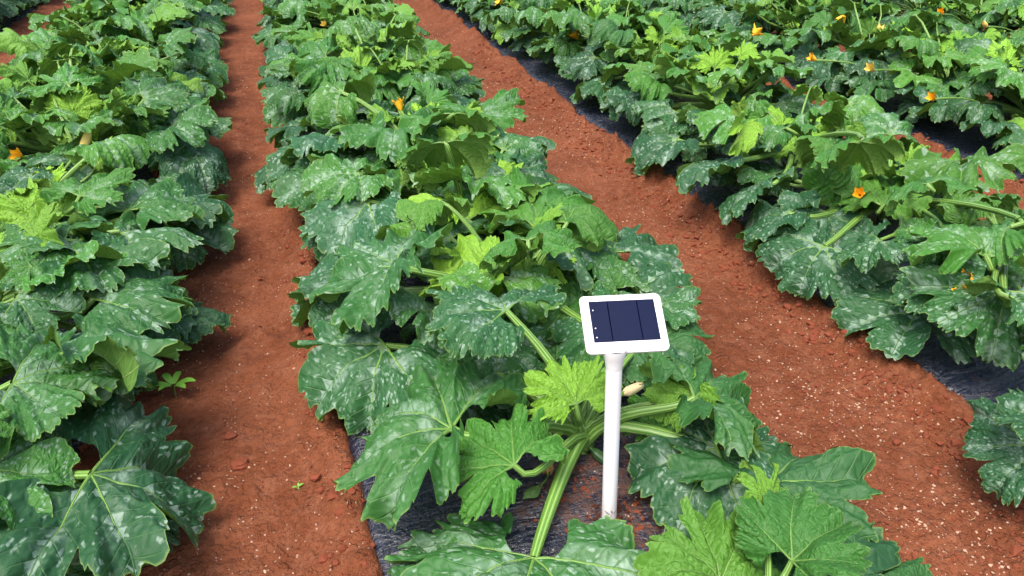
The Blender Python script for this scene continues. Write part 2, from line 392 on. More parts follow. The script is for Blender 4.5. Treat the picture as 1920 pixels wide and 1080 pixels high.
    n0 = len(Vf)
    for v in (-88, -42, 0, 42, 88):               # ribs standing out below the blade
        j = int(round((v+150)/step)); m = 12 if lod == 0 else 6
        ii = np.linspace(0, nr*.88, m).astype(int)
        pts = V[j, ii] - np.array([0, 0, .006])
        big = .017 if abs(v) == 88 else (.015 if v else .014)
        tv, tf, tu = tube_np(pts, np.linspace(big, .0025, m), 6 if lod == 0 else 4)
        Vs.append(tv); Fs.append(tf+n0); n0 += len(tv); mi.append(np.ones(len(tf), int))
        S1.append(tu); S2.append(tu); S3.append(tu)
    Vall = np.concatenate(Vs)
    me = mesh_np('leaf_blade', Vall, np.concatenate(Fs), {'sd': np.concatenate(S1), 'xy': np.concatenate(S2), 'rk': np.concatenate(S3), 'uv': np.concatenate(S1)},
                 [LEAF, STALK], np.concatenate(mi))
    jt = int(round(150/step)); tip = V[jt, nr]
    return me, Vector(tip)
LIB = {k: [build_leaf(k, 100+i*7+ord(k), 0) for i in range(n)] for k, n in (('M', 7), ('G', 6), ('Y', 4), ('U', 3), ('F', 3), ('V', 3))}
LIBLO = {k: [build_leaf(k, 500+i*7+ord(k), 1) for i in range(n)] for k, n in (('M', 7), ('G', 6), ('Y', 4), ('U', 3), ('F', 3), ('V', 3))}

def place_leaf(plant, crown, B, T, kind, age, blot, roll=0.0, var=None, bri=.5, lod=0, widen=1.0, lmax=.29, bow=.5, rs=rnd, stalk=True, facing=None):
    """blade from junction B to tip T (world), stalk from the crown"""
    lib = (LIB, LIBLO)[lod][kind]; me, tip = lib[(var if var is not None else rs.randrange(99)) % len(lib)]
    ch = T-B; L = min(ch.length/max(tip.length, .72), lmax)
    yv = ch.normalized(); up = facing.normalized() if facing else Vector((0, 0, 1))
    if abs(yv.dot(up)) > .97: up = (Vector((0, -1, 0)) if facing is None else Vector((0, 0, 1)))
    xv = yv.cross(up).normalized(); zv = xv.cross(yv)
    M = Matrix((xv, yv, zv)).transposed()
    dl = math.atan2(tip.z, tip.y)
    M = M @ Matrix.Rotation(roll, 3, 'Y') @ Matrix.Rotation(-dl, 3, 'X')
    M4 = Matrix.Translation(B-plant.location) @ M.to_4x4() @ Matrix.Diagonal((L*widen, L, L, 1))
    o = link('leaf', me, plant); o.matrix_local = M4; o.color = (age, blot, bri, 1)
    if stalk:
        c0 = crown + Vector((rs.uniform(-.015, .015), rs.uniform(-.015, .015), rs.uniform(-.02, .03)))
        d = (B-c0); hz = Vector((d.x, d.y, 0)); 
        c1 = c0 + hz*.30 + Vector((0, 0, d.z*.35+bow*.12+.03)); axis = (M @ Vector((0, 1, 0)))
        c2 = B - axis*d.length*.22 + Vector((0, 0, -.10*bow-.02)) * (1 if d.z > 0 else -.3)
        n = 9 if lod == 0 else 5; inv = M4.inverted(); tt = np.linspace(0, 1, n)
        P = [inv @ ((c0*(1-t)**3 + c1*3*t*(1-t)**2 + c2*3*t*t*(1-t) + B*t**3) - plant.location) for t in tt]
        r0 = max(.25, min(1, L/.26))*(.0185 if lod == 0 else .014)/L
        V, Fq, uv = tube_np([tuple(p) for p in P], np.linspace(r0, r0*.5, n), 14 if lod == 0 else 5, .05 if lod == 0 else 0)
        s = link('leaf_stalk', mesh_np('leaf_stalk', V, Fq, {'uv': uv}, [STALK]), o)
    return o

# ------------------------------------------------------------------ flowers, fruit, stem
def flower_mesh(openness, mat, seed):
    rs = np.random.RandomState(seed); Vs, Fs, n0 = [], [], 0
    for k in range(5):
        a = k*2*math.pi/5+rs.uniform(-.15, .15); n, m = 8, 5
        for_ = []
        for i in range(n):
            t = i/(n-1); rad = (.012+openness*.055*t**1.6)*min(1, .4+t*3.5)
            if openness < .2: rad *= 1-.85*t**2.2
            z = .075*t*(1-.35*openness*t)
            wdt = .018*math.sin(math.pi*min(1, t*.78+.22))**.7*(1.25 if t < .7 else (1-t)/.3*1.1+.12)
            for j in range(m):
                u = (j/(m-1)-.5)*2; aa = a+u*wdt/max(rad, .012)*.9
                for_.append(((rad+.003*(1-abs(u)))*math.cos(aa), (rad+.003*(1-abs(u)))*math.sin(aa), z+.004*rs.randn()*t))
        Vs.append(np.array(for_)); Fs.append(grid_faces(n, m, n0)); n0 += n*m
    return mesh_np('flower', np.concatenate(Vs), np.concatenate(Fs), mats=[mat])
FLW = [flower_mesh(.72, PETAL, 1), flower_mesh(.4, PETAL, 2), flower_mesh(.12, PETALY, 3), flower_mesh(.35, PETALY, 4)]
def add_flower(plant, crown, pos, k, size=1.0, tilt=None):
    o = link('flower', FLW[k], plant); d = (pos-crown); dirv = (tilt or (d+Vector((0, -.05, .15)))).normalized()
    M4 = Matrix.Translation(pos-plant.location) @ dirv.to_track_quat('Z', 'Y').to_matrix().to_4x4() @ Matrix.Scale(size, 4)
    o.matrix_local = M4; inv = M4.inverted()
    P = [inv @ (crown.lerp(pos, t)+Vector((0, 0, .03*math.sin(math.pi*t)))-plant.location) for t in np.linspace(0, 1, 6)]
    V, Fq, uv = tube_np([tuple(p) for p in P], np.array([.006, .005, .005, .005, .006, .0075])/size, 7)
    link('flower_stalk', mesh_np('flower_stalk', V, Fq, {'uv': uv}, [STALK]), o)
def add_fruit(plant, p0, p1, rad=.02):
    pts = [tuple(p0.lerp(p1, t)-plant.location) for t in np.linspace(0, 1, 12)]
    rr = [rad*v for v in (.3, .32, .5, .8, .95, 1, 1, 1.02, 1.03, .95, .7, .2)]
    V, Fq, uv = tube_np(pts, rr, 12)
    link('fruit', mesh_np('fruit', V, Fq, {'uv': uv}, [FRUITM]), plant)
def add_stem(plant, crown, rs, lod):
    base = Vector((0, 0, 0)); top = crown-plant.location
    n = 7; pts = [(top.x*t+.01*math.sin(t*5), top.y*t, top.z*t) for t in np.linspace(0, 1, n)]
    V, Fq, uv = tube_np(pts, np.linspace(.020, .026, n), 10 if lod == 0 else 6)
    link('stem', mesh_np('stem', V, Fq, {'uv': uv}, [STALK]), plant)

# ------------------------------------------------------------------ procedural plants
def grow(plant, crown, seed, n, lod, hs=1.0, left=-.78, right=.45, agelo=0.0, ring=1.0, ahi=1.0):
    rs = random.Random(seed); ga = rs.uniform(0, 6.28)
    for i in range(n):
        a = agelo+(ahi-agelo)*(i+.5)/n; ga += 2.39996+rs.uniform(-.35, .35); az = ga
        R = (.08+.46*a**.8)*rs.uniform(.82, 1.15)*ring
        # rows spread sideways more than along
        hx, hy = math.sin(az)*1.12, math.cos(az)*.86
        H = (.10+.25*math.sin(min(1, a*1.5)*math.pi/2)-.20*max(0, a-.5))*rs.uniform(.8, 1.2)*hs
        if a < .24: H += .08; kind, age, L, el = 'Y', rs.uniform(.6, 1.0), rs.uniform(.10, .165), rs.uniform(.3, .9)
        elif a < .42: kind, age, L, el = rs.choice('GGFU'), rs.uniform(.42, .8), rs.uniform(.15, .21), rs.uniform(-.1, .5)
        elif a < .65: kind, age, L, el = rs.choice('GGUM'), rs.uniform(.22, .62), rs.uniform(.17, .23), rs.uniform(-.35, .15)
        else: kind, age, L, el = rs.choice('MMMMU'), rs.uniform(0, .3), rs.uniform(.18, .25), rs.uniform(-.55, -.05)
        hx *= (.70 if right < .6 else 1.12) if hx > 0 else 1.22
        X0 = crown.x; bx = min(max(crown.x+hx*R, X0+left+.18), X0+right-.17)
        if a > .5 and abs(hx) > .45: H *= .62
        if a > .7: H *= .75; el = rs.uniform(-.75, -.2)
        B = Vector((bx, crown.y+hy*R, crown.z-.02+H))
        if kind == 'U' and a < .65: B.z += rs.uniform(.03, .10)
        if a > .65 and rs.random() < .04: age, blot_ = .8, 0
        az2 = az+rs.uniform(-.6, .6)
        if .2 < a < .65 and math.cos(az2) > .3 and rs.random() < .4: kind = 'V'; el = rs.uniform(-1.1, -.6); B.z += .08; L *= .85
        T = B+Vector((math.sin(az2)*math.cos(el), math.cos(az2)*math.cos(el), math.sin(el)))*L
        g = .05 if abs(T.x-plant.location.x) < .7 else .03
        if T.z < g+.02: T.z = g+.02
        T.x = min(max(T.x, X0+left), X0+right)
        blot = 0 if kind == 'Y' else min(1, max(0, rs.gauss(.62, .22)))*(.4 if a < .42 else 1)
        place_leaf(plant, crown, B, T, kind, age, blot, rs.uniform(-.3, .3), None, rs.uniform(.25, .8), lod, rs.uniform(.95, 1.1), bow=rs.uniform(.2, 1), rs=rs)

hero = {}
def new_plant(row, x, y, label, hc=.055):
    p = empty('zucchini_plant', (x, y, gz(x, y)-.004), label=label, category='zucchini plant', group='zucchini plants in '+ROWNAME[row])
    crown = Vector((x, y, gz(x, y)+hc)); return p, crown

# hand-placed leaves: junction (px, py, h), tip (px, py, h), kind, age, blotch, roll, brightness, extras
HERO = {
 'A': dict(row=1, xy=(.665, 1.54), label='zucchini plant right behind the white sensor, thick ribbed stalks bare at its heart', leaves=[
   ((722, 648, .24), (572, 785, .08), 'M', .12, .85, .0, .62, dict(var=0, widen=1.12)),
   ((846, 803, .26), (685, 800, .16), 'G', .26, .30, -.1, .55, dict(var=3, widen=1.2)),
   ((964, 872, .26), (868, 818, .24), 'G', .52, .0, -.1, .6, dict(var=1, widen=1.05)),
   ((1001, 1047, .12), (955, 1265, .05), 'M', .22, .8, .0, .66, dict(var=2, widen=1.25, lmax=.29)),
   ((1345, 842, .20), (1190, 905, .10), 'M', .06, .7, .0, .5, dict(var=3, widen=1.25)),
   ((1345, 842, .12), (1420, 960, .07), 'M', .10, .5, .0, .45, dict(var=4, widen=1.15)),
   ((1303, 746, .30), (1412, 792, .18), 'G', .26, .2, .1, .5, dict(var=2, widen=.95)),
   ((1298, 742, .28), (1232, 790, .22), 'Y', .75, .0, .0, .4, dict(var=1)),
   ((1080, 758, .30), (1035, 674, .36), 'Y', .85, .0, .0, .5, dict(var=0, widen=1.1, facing=(0, -.9, .6))),
   ((945, 700, .14), (880, 800, .08), 'M', .10, .35, .0, .45, dict(var=5, widen=1.35)),
   ((1190, 640, .22), (1235, 745, .15), 'M', .22, .1, .0, .4, dict(var=6, widen=1.2)),
   ((1095, 650, .24), (1020, 665, .20), 'G', .3, .1, .0, .35, dict(var=2)),
   ((1232, 772, .20), (1205, 825, .17), 'G', .55, .0, .2, .4, dict(var=4, widen=.9)),
   ((1230, 570, .28), (1290, 562, .18), 'M', .2, .6, .0, .6, dict(var=0, widen=.95, lmax=.17)),
   ((1240, 625, .24), (1295, 660, .14), 'M', .1, .6, .0, .55, dict(var=5)),
   ((950, 583, .46), (790, 565, .40), 'M', .12, .75, -.1, .6, dict(var=6, widen=1.1, lmax=.215)),
   ((1040, 690, .20), (1010, 620, .14), 'M', .15, .2, .0, .4, dict(var=3)),
 ]),
 'B': dict(row=1, xy=(.70, 2.24), label='zucchini plant just beyond the sensor with a pale crinkled young leaf', leaves=[
   ((920, 535, .34), (812, 512, .32), 'Y', .9, .0, .0, .5, dict(var=1, widen=1.0)),
   ((990, 450, .50), (.03, .14, -.10), 'V', .45, .2, .0, .55, dict(var=0, widen=1.1)),
   ((742, 497, .42), (608, 590, .22), 'G', .22, .6, -.1, .6, dict(var=0, widen=1.05)),
   ((680, 545, .18), (556, 612, .08), 'M', .08, .75, .0, .6, dict(var=1)),
   ((820, 470, .26), (730, 490, .22), 'M', .1, .6, .0, .5, dict(var=2)),
   ((1030, 455, .36), (1120, 515, .20), 'M', .12, .7, .0, .55, dict(var=3)),
   ((1110, 500, .26), (1175, 560, .14), 'M', .1, .55, .0, .5, dict(var=4)),
   ((820, 590, .18), (760, 640, .12), 'M', .2, .5, .0, .5, dict(var=6)),
   ((1060, 500, .30), (1075, 590, .22), 'M', .3, .3, .0, .5, dict(var=0)),
   ((1010, 640, .2), (980, 560, .2), 'G', .4, .1, .0, .4, dict(var=5)),
   ((1010, 430, .36), (1080, 400, .34), 'G', .6, .1, .0, .5, dict(var=3)),
   ((1170, 560, .2), (1190, 505, .14), 'M', .1, .5, .0, .5, dict(var=5)),
   ((1150, 470, .22), (1165, 430, .14), 'M', .1, .6, .0, .5, dict(var=1)),
 ]),
 'C': dict(row=1, xy=(.70, 2.98), label='zucchini plant with a big silver-blotched leaf and a bright yellow-green heart', leaves=[
   ((878, 412, .34), (812, 368, .36), 'Y', .95, .0, .0, .55, dict(var=0, widen=1.1)),
   ((690, 378, .32), (568, 455, .18), 'M', .02, 1.0, .0, .85, dict(var=3, widen=1.1)),
   ((835, 267, .55), (.02, .12, -.17), 'V', .45, .2, .0, .5, dict(var=1, widen=1.2)),
   ((990, 402, .34), (1035, 345, .34), 'G', .5, .1, .0, .5, dict(var=2)),
   ((800, 440, .28), (725, 420, .28), 'G', .65, .2, .0, .55, dict(var=4, widen=.95)),
   ((745, 385, .30), (700, 430, .24), 'G', .35, .3, .0, .4, dict(var=1)),
   ((960, 320, .36), (1010, 395, .24), 'M', .1, .6, .0, .5, dict(var=1)),
   ((1000, 350, .28), (1045, 380, .14), 'M', .12, .6, .0, .5, dict(var=2)),
   ((1050, 415, .26), (1118, 450, .12), 'M', .08, .65, .0, .5, dict(var=5)),
   ((920, 290, .34), (880, 360, .26), 'M', .25, .4, .0, .5, dict(var=4)),
   ((620, 340, .24), (560, 330, .14), 'M', .2, .5, .0, .5, dict(var=4)),
   ((640, 300, .24), (550, 380, .12), 'M', .05, .8, .0, .7, dict(var=0)),
   ((780, 330, .30), (740, 390, .28), 'G', .4, .3, .0, .5, dict(var=0)),
   ((930, 445, .2), (900, 520, .12), 'M', .15, .5, .0, .5, dict(var=2)),
   ((900, 425, .18), (880, 395, .26), 'Y', .9, .0, .0, .4, dict(var=2)),
 ]),
 'D': dict(row=1, xy=(.66, 3.75), label='zucchini plant of the middle row holding two umbrella-shaped leaves up on pale stalks', leaves=[
   ((850, 214, .52), (.04, .14, -.15), 'V', .5, .2, .0, .5, dict(var=2, widen=1.2)),
   ((745, 250, .38), (725, 335, .32), 'G', .3, .35, .0, .55, dict(var=3, widen=1.2)),
   ((640, 255, .34), (545, 300, .18), 'M', .02, .9, .0, .8, dict(var=6, widen=1.1)),
   ((950, 250, .34), (1005, 300, .18), 'M', .12, .6, .0, .5, dict(var=0)),
   ((700, 150, .42), (665, 185, .36), 'U', .45, .1, .0, .5, dict(var=1)),
   ((895, 218, .38), (915, 190, .32), 'G', .4, .3, .0, .5, dict(var=5)),
   ((660, 215, .34), (600, 190, .22), 'M', .15, .7, .0, .6, dict(var=2)),
   ((600, 300, .22), (540, 250, .12), 'M', .1, .7, .0, .6, dict(var=4)),
   ((820, 330, .22), (770, 280, .3), 'Y', .85, .0, .0, .4, dict(var=3)),
   ((880, 300, .26), (960, 300, .22), 'M', .25, .3, .0, .4, dict(var=5)),
 ]),
 'Z': dict(row=1, xy=(.78, .86), label='zucchini plant cut off by the bottom edge, its forked leaf reaching over the wide path', leaves=[
   ((1350, 1092, .20), (1300, 965, .22), 'Y', .66, .0, .0, .45, dict(var=2, widen=1.0, facing=(0, -.3, 1))),
   ((1485, 1052, .26), (1578, 985, .30), 'F', .34, .05, .1, .5, dict(var=0, widen=1.15)),
   ((1440, 905, .20), (1525, 870, .09), 'M', .18, .1, .0, .5, dict(var=0)),
   ((1520, 1090, .10), (1600, 1060, .06), 'M', .0, .2, .0, .5, dict(var=1)),
   ((1500, 1120, .12), (1480, 940, .09), 'M', .05, .1, .0, .4, dict(var=5)),
   ((1640, 1085, .12), (1690, 1060, .06), 'M', .2, .1, .0, .5, dict(var=3)),
   ((1440, 960, .28), (1395, 868, .30), 'G', .75, .0, .5, .5, dict(var=5, widen=.55)),
   ((860, 1110, .12), (800, 1040, .07), 'M', .2, .3, .0, .5, dict(var=4)),
 ]),
 'L': dict(row=0, xy=(-1.04, 1.95), label='zucchini plant at the left edge with the largest dark leaf by the narrow path', leaves=[
   ((170, 890, .26), (362, 1000, .08), 'M', .05, .6, -.1, .42, dict(var=0, widen=1.35, lmax=.34)),
   ((-30, 880, .34), (140, 905, .26), 'M', .35, .45, -.1, .6, dict(var=1, widen=1.25)),
   ((-50, 985, .28), (135, 1060, .18), 'M', .25, .35, .0, .5, dict(var=4, widen=1.2)),
   ((24, 718, .40), (190, 765, .30), 'G', .28, .35, .0, .5, dict(var=0, widen=1.15)),
   ((40, 1080, .14), (120, 1000, .10), 'M', .2, .2, .0, .4, dict(var=2)),
   ((235, 960, .10), (240, 1065, .05), 'M', .05, .3, .0, .4, dict(var=3)),
   ((50, 790, .20), (120, 850, .14), 'M', .1, .4, .0, .5, dict(var=6)),
   ((-20, 640, .36), (60, 620, .34), 'G', .4, .2, .0, .5, dict(var=3)),
   ((-60, 820, .40), (20, 770, .42), 'G', .5, .2, .0, .5, dict(var=2)),
 ]),
 'K': dict(row=0, xy=(-1.04, 2.62), label='zucchini plant at the left edge, its upright green leaf folded like a fan', leaves=[
   ((98, 672, .38), (275, 625, .26), 'G', .22, .45, -.2, .55, dict(var=4, widen=1.1)),
   ((175, 560, .32), (388, 540, .16), 'M', .2, .6, .0, .5, dict(var=2, widen=1.1)),
   ((320, 585, .16), (420, 622, .07), 'M', .0, .1, .0, .3, dict(var=3)),
   ((225, 640, .16), (325, 655, .08), 'M', .05, .2, .0, .35, dict(var=5)),
   ((170, 700, .14), (265, 735, .08), 'M', .05, .2, .0, .35, dict(var=1)),
   ((30, 560, .36), (150, 590, .3), 'M', .15, .4, .0, .5, dict(var=6)),
   ((150, 480, .38), (310, 500, .26), 'M', .2, .5, .0, .55, dict(var=0)),
   ((60, 500, .40), (10, 540, .36), 'G', .4, .3, .0, .5, dict(var=1)),
   ((240, 600, .2), (345, 590, .12), 'M', .1, .3, .0, .5, dict(var=4)),
 ]),
 'J': dict(row=0, xy=(-1.02, 3.40), label='zucchini plant at left edge with a small bright crinkled leaf', leaves=[
   ((75, 415, .30), (40, 352, .38), 'Y', .85, .0, .0, .55, dict(var=3, widen=1.1, facing=(.1, -.9, .5))),
   ((150, 368, .40), (225, 335, .40), 'G', .5, .3, .0, .5, dict(var=5)),
   ((225, 435, .34), (370, 470, .18), 'M', .2, .55, .0, .5, dict(var=5, widen=1.1)),
   ((300, 372, .28), (425, 385, .12), 'M', .05, .5, .0, .5, dict(var=1)),
   ((240, 395, .34), (330, 350, .26), 'M', .25, .5, .0, .55, dict(var=3)),
   ((330, 420, .18), (425, 475, .07), 'M', .1, .3, .0, .45, dict(var=6)),
   ((120, 450, .38), (20, 470, .34), 'M', .3, .5, .0, .55, dict(var=4)),
   ((60, 330, .38), (-10, 360, .34), 'M', .1, .7, .0, .5, dict(var=2)),
   ((190, 480, .30), (250, 530, .26), 'M', .2, .5, .0, .5, dict(var=0)),
 ]),
 'R': dict(row=2, xy=(2.50, 1.98), label='zucchini plant at the right edge over bare shiny plastic, with broad round leaves', leaves=[
   ((1722, 583, .16), (1668, 672, .08), 'M', .1, .65, .0, .55, dict(var=1, widen=1.35)),
   ((1882, 545, .34), (1855, 680, .16), 'G', .2, .85, .0, .6, dict(var=0, widen=1.1)),
   ((1790, 540, .30), (1700, 530, .24), 'M', .15, .6, .0, .55, dict(var=3)),
   ((1850, 480, .40), (1790, 430, .38), 'G', .45, .4, .0, .55, dict(var=3)),
   ((1900, 600, .22), (1820, 620, .14), 'M', .25, .4, .0, .5, dict(var=2)),
   ((1900, 560, .40), (1960, 610, .30), 'M', .2, .6, .0, .6, dict(var=5)),
 ]),
 'Q': dict(row=2, xy=(2.50, 1.32), label='zucchini plant mostly outside the right edge, one dark leaf hanging to the soil', leaves=[
   ((1945, 835, .20), (1868, 925, .08), 'M', .05, .65, .0, .5, dict(var=4, widen=1.3)),
   ((1990, 800, .28), (1930, 760, .24), 'M', .1, .6, .0, .5, dict(var=2)),
 ]),
 'S': dict(row=2, xy=(2.50, 2.62), label='zucchini plant with orange flower and dark fruit beside the wide path', leaves=[
   ((1545, 462, .24), (1500, 552, .08), 'M', .08, .6, .0, .55, dict(var=2, widen=1.3)),
   ((1650, 450, .34), (1580, 500, .24), 'M', .15, .8, .0, .6, dict(var=6, widen=1.1)),
   ((1480, 400, .26), (1400, 440, .12), 'M', .05, .7, .0, .55, dict(var=0, widen=1.1)),
   ((1740, 345, .52), (.03, .12, -.13), 'V', .4, .2, .0, .5, dict(var=0, widen=1.1)),
   ((1655, 385, .30), (1690, 350, .32), 'G', .65, .1, .0, .5, dict(var=1)),
   ((1760, 440, .38), (1720, 500, .30), 'G', .35, .6, .0, .6, dict(var=5)),
   ((1895, 425, .46), (-.05, .13, -.14), 'V', .45, .2, .0, .5, dict(var=1)),
   ((1560, 420, .2), (1500, 470, .14), 'M', .1, .5, .0, .5, dict(var=5)),
 ]),
 'T': dict(row=2, xy=(2.50, 3.30), label='zucchini plant with umbrella leaf on a pale upright stalk right of the wide path', leaves=[
   ((1495, 292, .28), (1515, 245, .36), 'Y', .85, .0, .0, .5, dict(var=2, widen=1.1)),
   ((1610, 268, .55), (.03, .10, -.16), 'V', .5, .2, .0, .5, dict(var=2, widen=1.1)),
   ((1475, 240, .46), (-.04, .16, -.06), 'V', .35, .4, .0, .5, dict(var=1)),
   ((1380, 300, .34), (1290, 360, .14), 'M', .05, .8, .0, .6, dict(var=1, widen=1.15)),
   ((1430, 350, .30), (1370, 400, .14), 'M', .08, .75, .0, .6, dict(var=3)),
   ((1400, 250, .34), (1330, 270, .28), 'M', .12, .85, .0, .65, dict(var=5)),
   ((1560, 340, .26), (1600, 350, .22), 'G', .5, .2, .0, .5, dict(var=2)),
   ((1400, 225, .40), (1360, 250, .34), 'Y', .6, .1, .0, .55, dict(var=3)),
   ((1270, 262, .22), (1185, 300, .08), 'M', .05, .6, .0, .5, dict(var=0, widen=1.1)),
   ((1600, 330, .3), (1640, 380, .26), 'G', .5, .1, .0, .5, dict(var=4)),
 ]),
}
heroxy = []
for key, h in HERO.items():
    x, y = h['xy']; p, crown = new_plant(h['row'], x, y, h['label']); hero[key] = (p, crown); heroxy.append((h['row'], y))
    add_stem(p, crown, rnd, 0)
    rs = random.Random(hash(y) % 1000 + 5)
    for (bx, by, bh), (tx, ty, th_), kind, age, blot, roll, bri, ex in h['leaves']:
        ex = dict(ex); fc = ex.pop('facing', None)
        place_leaf(p, crown, at(bx, by, bh), at(bx, by, bh)+Vector((tx, ty, th_)) if kind == 'V' else at(tx, ty, th_), kind, age, blot, roll, bri=bri, rs=rs, facing=Vector(fc) if fc else None, **ex)
    ng, hs_, rg, ahi = {'A': (0, .7, .4, .2), 'Z': (0, .5, .5, .2), 'L': (9, .7, .8, 1), 'R': (7, .5, .6, 1), 'Q': (5, .5, .8, 1)}.get(key, (15, .78, .95, 1))
    grow(p, crown, 900+len(heroxy), ng, 0, hs_, ring=rg, ahi=ahi, right=.70 if key in 'JKL' else .42, left=-.66 if key in 'QRST' else -.78)

ORD = ['first', 'second', 'third', 'fourth', 'fifth', 'sixth', 'seventh', 'eighth', 'ninth', 'tenth', 'eleventh', 'twelfth', 'thirteenth', 'fourteenth', 'fifteenth', 'sixteenth', 'seventeenth', 'eighteenth', 'nineteenth']
def visible(x, y):
    v = Vector((x, y, .3))-Vector((0, 0, CAMH)); z = v.dot(F_)
    if z < .3: return False
    px, py = 960+FPX*v.dot(R_)/z, 540-FPX*v.dot(U_)/z
    m = FPX*.85/z
    return -m < px < 1920+m and -m-30 < py < 1080+m
far_rs = random.Random(11); cnt = 0
for r in range(-1, 8):
    ylist = []
    y = {0: 4.15, 1: 4.55, 2: 4.02}.get(r, 1.2+.3*((r*37) % 5)/5)
    while y < 12.2:
        ylist.append(y); y += far_rs.uniform(.66, .78)
    k = sum(1 for q in heroxy if q[0] == r) if r in (0, 1, 2) else 0
    for y in ylist:
        x = ROWX[r]+far_rs.uniform(-.05, .05)
        if not visible(x, y): continue
        lab = 'zucchini plant, %s from the front in %s' % (ORD[k], ROWNAME[r]); k += 1; cnt += 1
        p, crown = new_plant(r, x, y, lab)
        dist = math.hypot(x, y); lod = 0 if dist < 5.5 else 1
        add_stem(p, crown, rnd, 1)
        grow(p, crown, 2000+cnt, 38 if dist < 6 else 32, lod, 1.0, left=-.56 if r == 0 else (-.76 if r < 2 else -.66), right=.70 if r == 0 else .45)
        if far_rs.random() < .32:
            a = far_rs.uniform(0, 6.28)
            add_flower(p, crown, crown+Vector((.12*math.sin(a), .12*math.cos(a), far_rs.uniform(.12, .26))), far_rs.choice([1, 2, 3, 3]), far_rs.uniform(.7, 1.0))
print('plants', cnt+len(HERO))

# flowers and fruit seen singly in the photograph
def nearest_plant(P):
    best = None
    for o in COL.objects:
        if o.get('category') == 'zucchini plant':
            d = (Vector((o.location.x, o.location.y))-Vector((P.x, P.y))).length
            if best is None or d < best[0]: best = (d, o)
    return best[1]
for (px, py, h, k, s) in [(752, 208, .36, 1, 1.0), (832, 436, .24, 2, .7), (768, 327, .34, 2, 1.0), (655, 18, .38, 0, 1.0), (612, 50, .34, 3, .9),
      (155, 280, .38, 2, 1.3), (42, 296, .34, 1, .9), (942, 6, .38, 0, 1), (1084, 72, .36, 1, 1.1), (1410, 66, .40, 0, 1.1), (1580, 45, .44, 0, 1.3),
      (1645, 66, .38, 3, 1.1), (1850, 50, .4, 2, 1.2), (1820, 108, .4, 3, 1.1), (1637, 132, .38, 3, 1), (1530, 113, .34, 1, .9), (1612, 366, .34, 1, .75),
      (1832, 545, .32, 1, 1.1), (1752, 186, .36, 1, .8), (1290, 100, .34, 3, .8), (1855, 118, .38, 1, .8), (1765, 27, .4, 1, 1), (220, 125, .38, 3, .7)]:
    P = at(px, py, h); pl = nearest_plant(P); cr = Vector((pl.location.x, pl.location.y, pl.location.z+.1))
    if (P-cr).length > .5: cr = P+(cr-P)*.5/(P-cr).length
    add_flower(pl, cr, P, k, s)
pS, cS = hero['S']; add_fruit(pS, at(1520, 398, .16), at(1615, 415, .16), .022)
pT, cT = hero['T']; add_fruit(pT, at(1440, 290, .18), at(1475, 318, .14), .018)
pJ, cJ = hero['J']; add_fruit(pJ, at(175, 300, .26), at(230, 262, .26), .020)
pA, cA = hero['A']
add_fruit(pA, at(1105, 838, .12), at(1140, 868, .09), .014)
# wilted flower with its dry petals, on plant A behind the sensor post
FLW.append(flower_mesh(.16, mat_simple('cream_petal', (.66, .55, .28), .6, .3, .3, 90), 9))
add_flower(pA, cA, at(1168, 738, .30), 4, .85, Vector((.6, .1, .1)))

# ------------------------------------------------------------------ solar soil sensor
def rounded_slab(w_, d_, t_, r_, seg=6, bev=.0015):
    bm = bmesh.new(); pts = []
    for cx, cy, a0 in ((w_/2-r_, d_/2-r_, 0), (-w_/2+r_, d_/2-r_, 90), (-w_/2+r_, -d_/2+r_, 180), (w_/2-r_, -d_/2+r_, 270)):
        for i in range(seg+1):
            a = math.radians(a0+90*i/seg); pts.append((cx+r_*math.cos(a), cy+r_*math.sin(a)))
    f = bm.faces.new([bm.verts.new((x, y, 0)) for x, y in pts])
    ex = bmesh.ops.extrude_face_region(bm, geom=[f]); vs_ = [g for g in ex['geom'] if isinstance(g, bmesh.types.BMVert)]
    bmesh.ops.translate(bm, verts=vs_, vec=(0, 0, t_))
    es = [e for e in bm.edges if len(e.link_faces) == 2 and e.calc_face_angle(0) > 1.0]
    bmesh.ops.bevel(bm, geom=es, offset=bev, segments=3, affect='EDGES')
    bmesh.ops.recalc_face_normals(bm, faces=bm.faces)
    return bm
def bm_obj(name, bm, mat, parent, mtx=None):
    me = bpy.data.meshes.new(name); bm.to_mesh(me); bm.free(); me.materials.append(mat)
    for p in me.polygons: p.use_smooth = len(p.vertices) < 8
    o = link(name, me, parent)
    if mtx is not None: o.matrix_local = mtx
    return o
base = at(1142, 968, .085); sensor = empty('solar_soil_sensor', base, label='white solar-powered soil sensor on a post in front of the crown', category='soil sensor')
top = at(1152, 668, .555)-base
pts = [tuple(top*t) for t in np.linspace(-.12, 1, 24)]
V, Fq, uv = tube_np(pts, np.full(24, .0180), 40)
link('post', mesh_np('post', V, Fq, {'uv': uv}, [WHITE]), sensor)
cpts = [tuple(top+top.normalized()*z) for z in (-.028, -.026, -.018, -.008, .004, .014, .024)]
V, Fq, uv = tube_np(cpts, [.0182, .0186, .0195, .0212, .0240, .0265, .0275], 40)
link('neck', mesh_np('neck', V, Fq, {'uv': uv}, [WHITE]), sensor)
HM = Matrix.Translation(Vector((.655, 1.334, .612))-base) @ Matrix.Rotation(-.187, 4, 'Z') @ Matrix.Rotation(.582, 4, 'X') @ Matrix.Rotation(.016, 4, 'Y')
head = bm_obj('head', rounded_slab(.182, .138, .0085, .012, 8, .0022), WHITE, sensor, HM @ Matrix.Translation((0, 0, -.0085)))
bm_obj('lower_shell', rounded_slab(.178, .134, .006, .012, 8, .0018), WHITE, sensor, HM @ Matrix.Translation((0, 0, -.016)))
seam = mat_simple('seam_warm_grey', (.42, .36, .34), .6, .3, .05)  # warm grey of the thin strip between head and lower shell
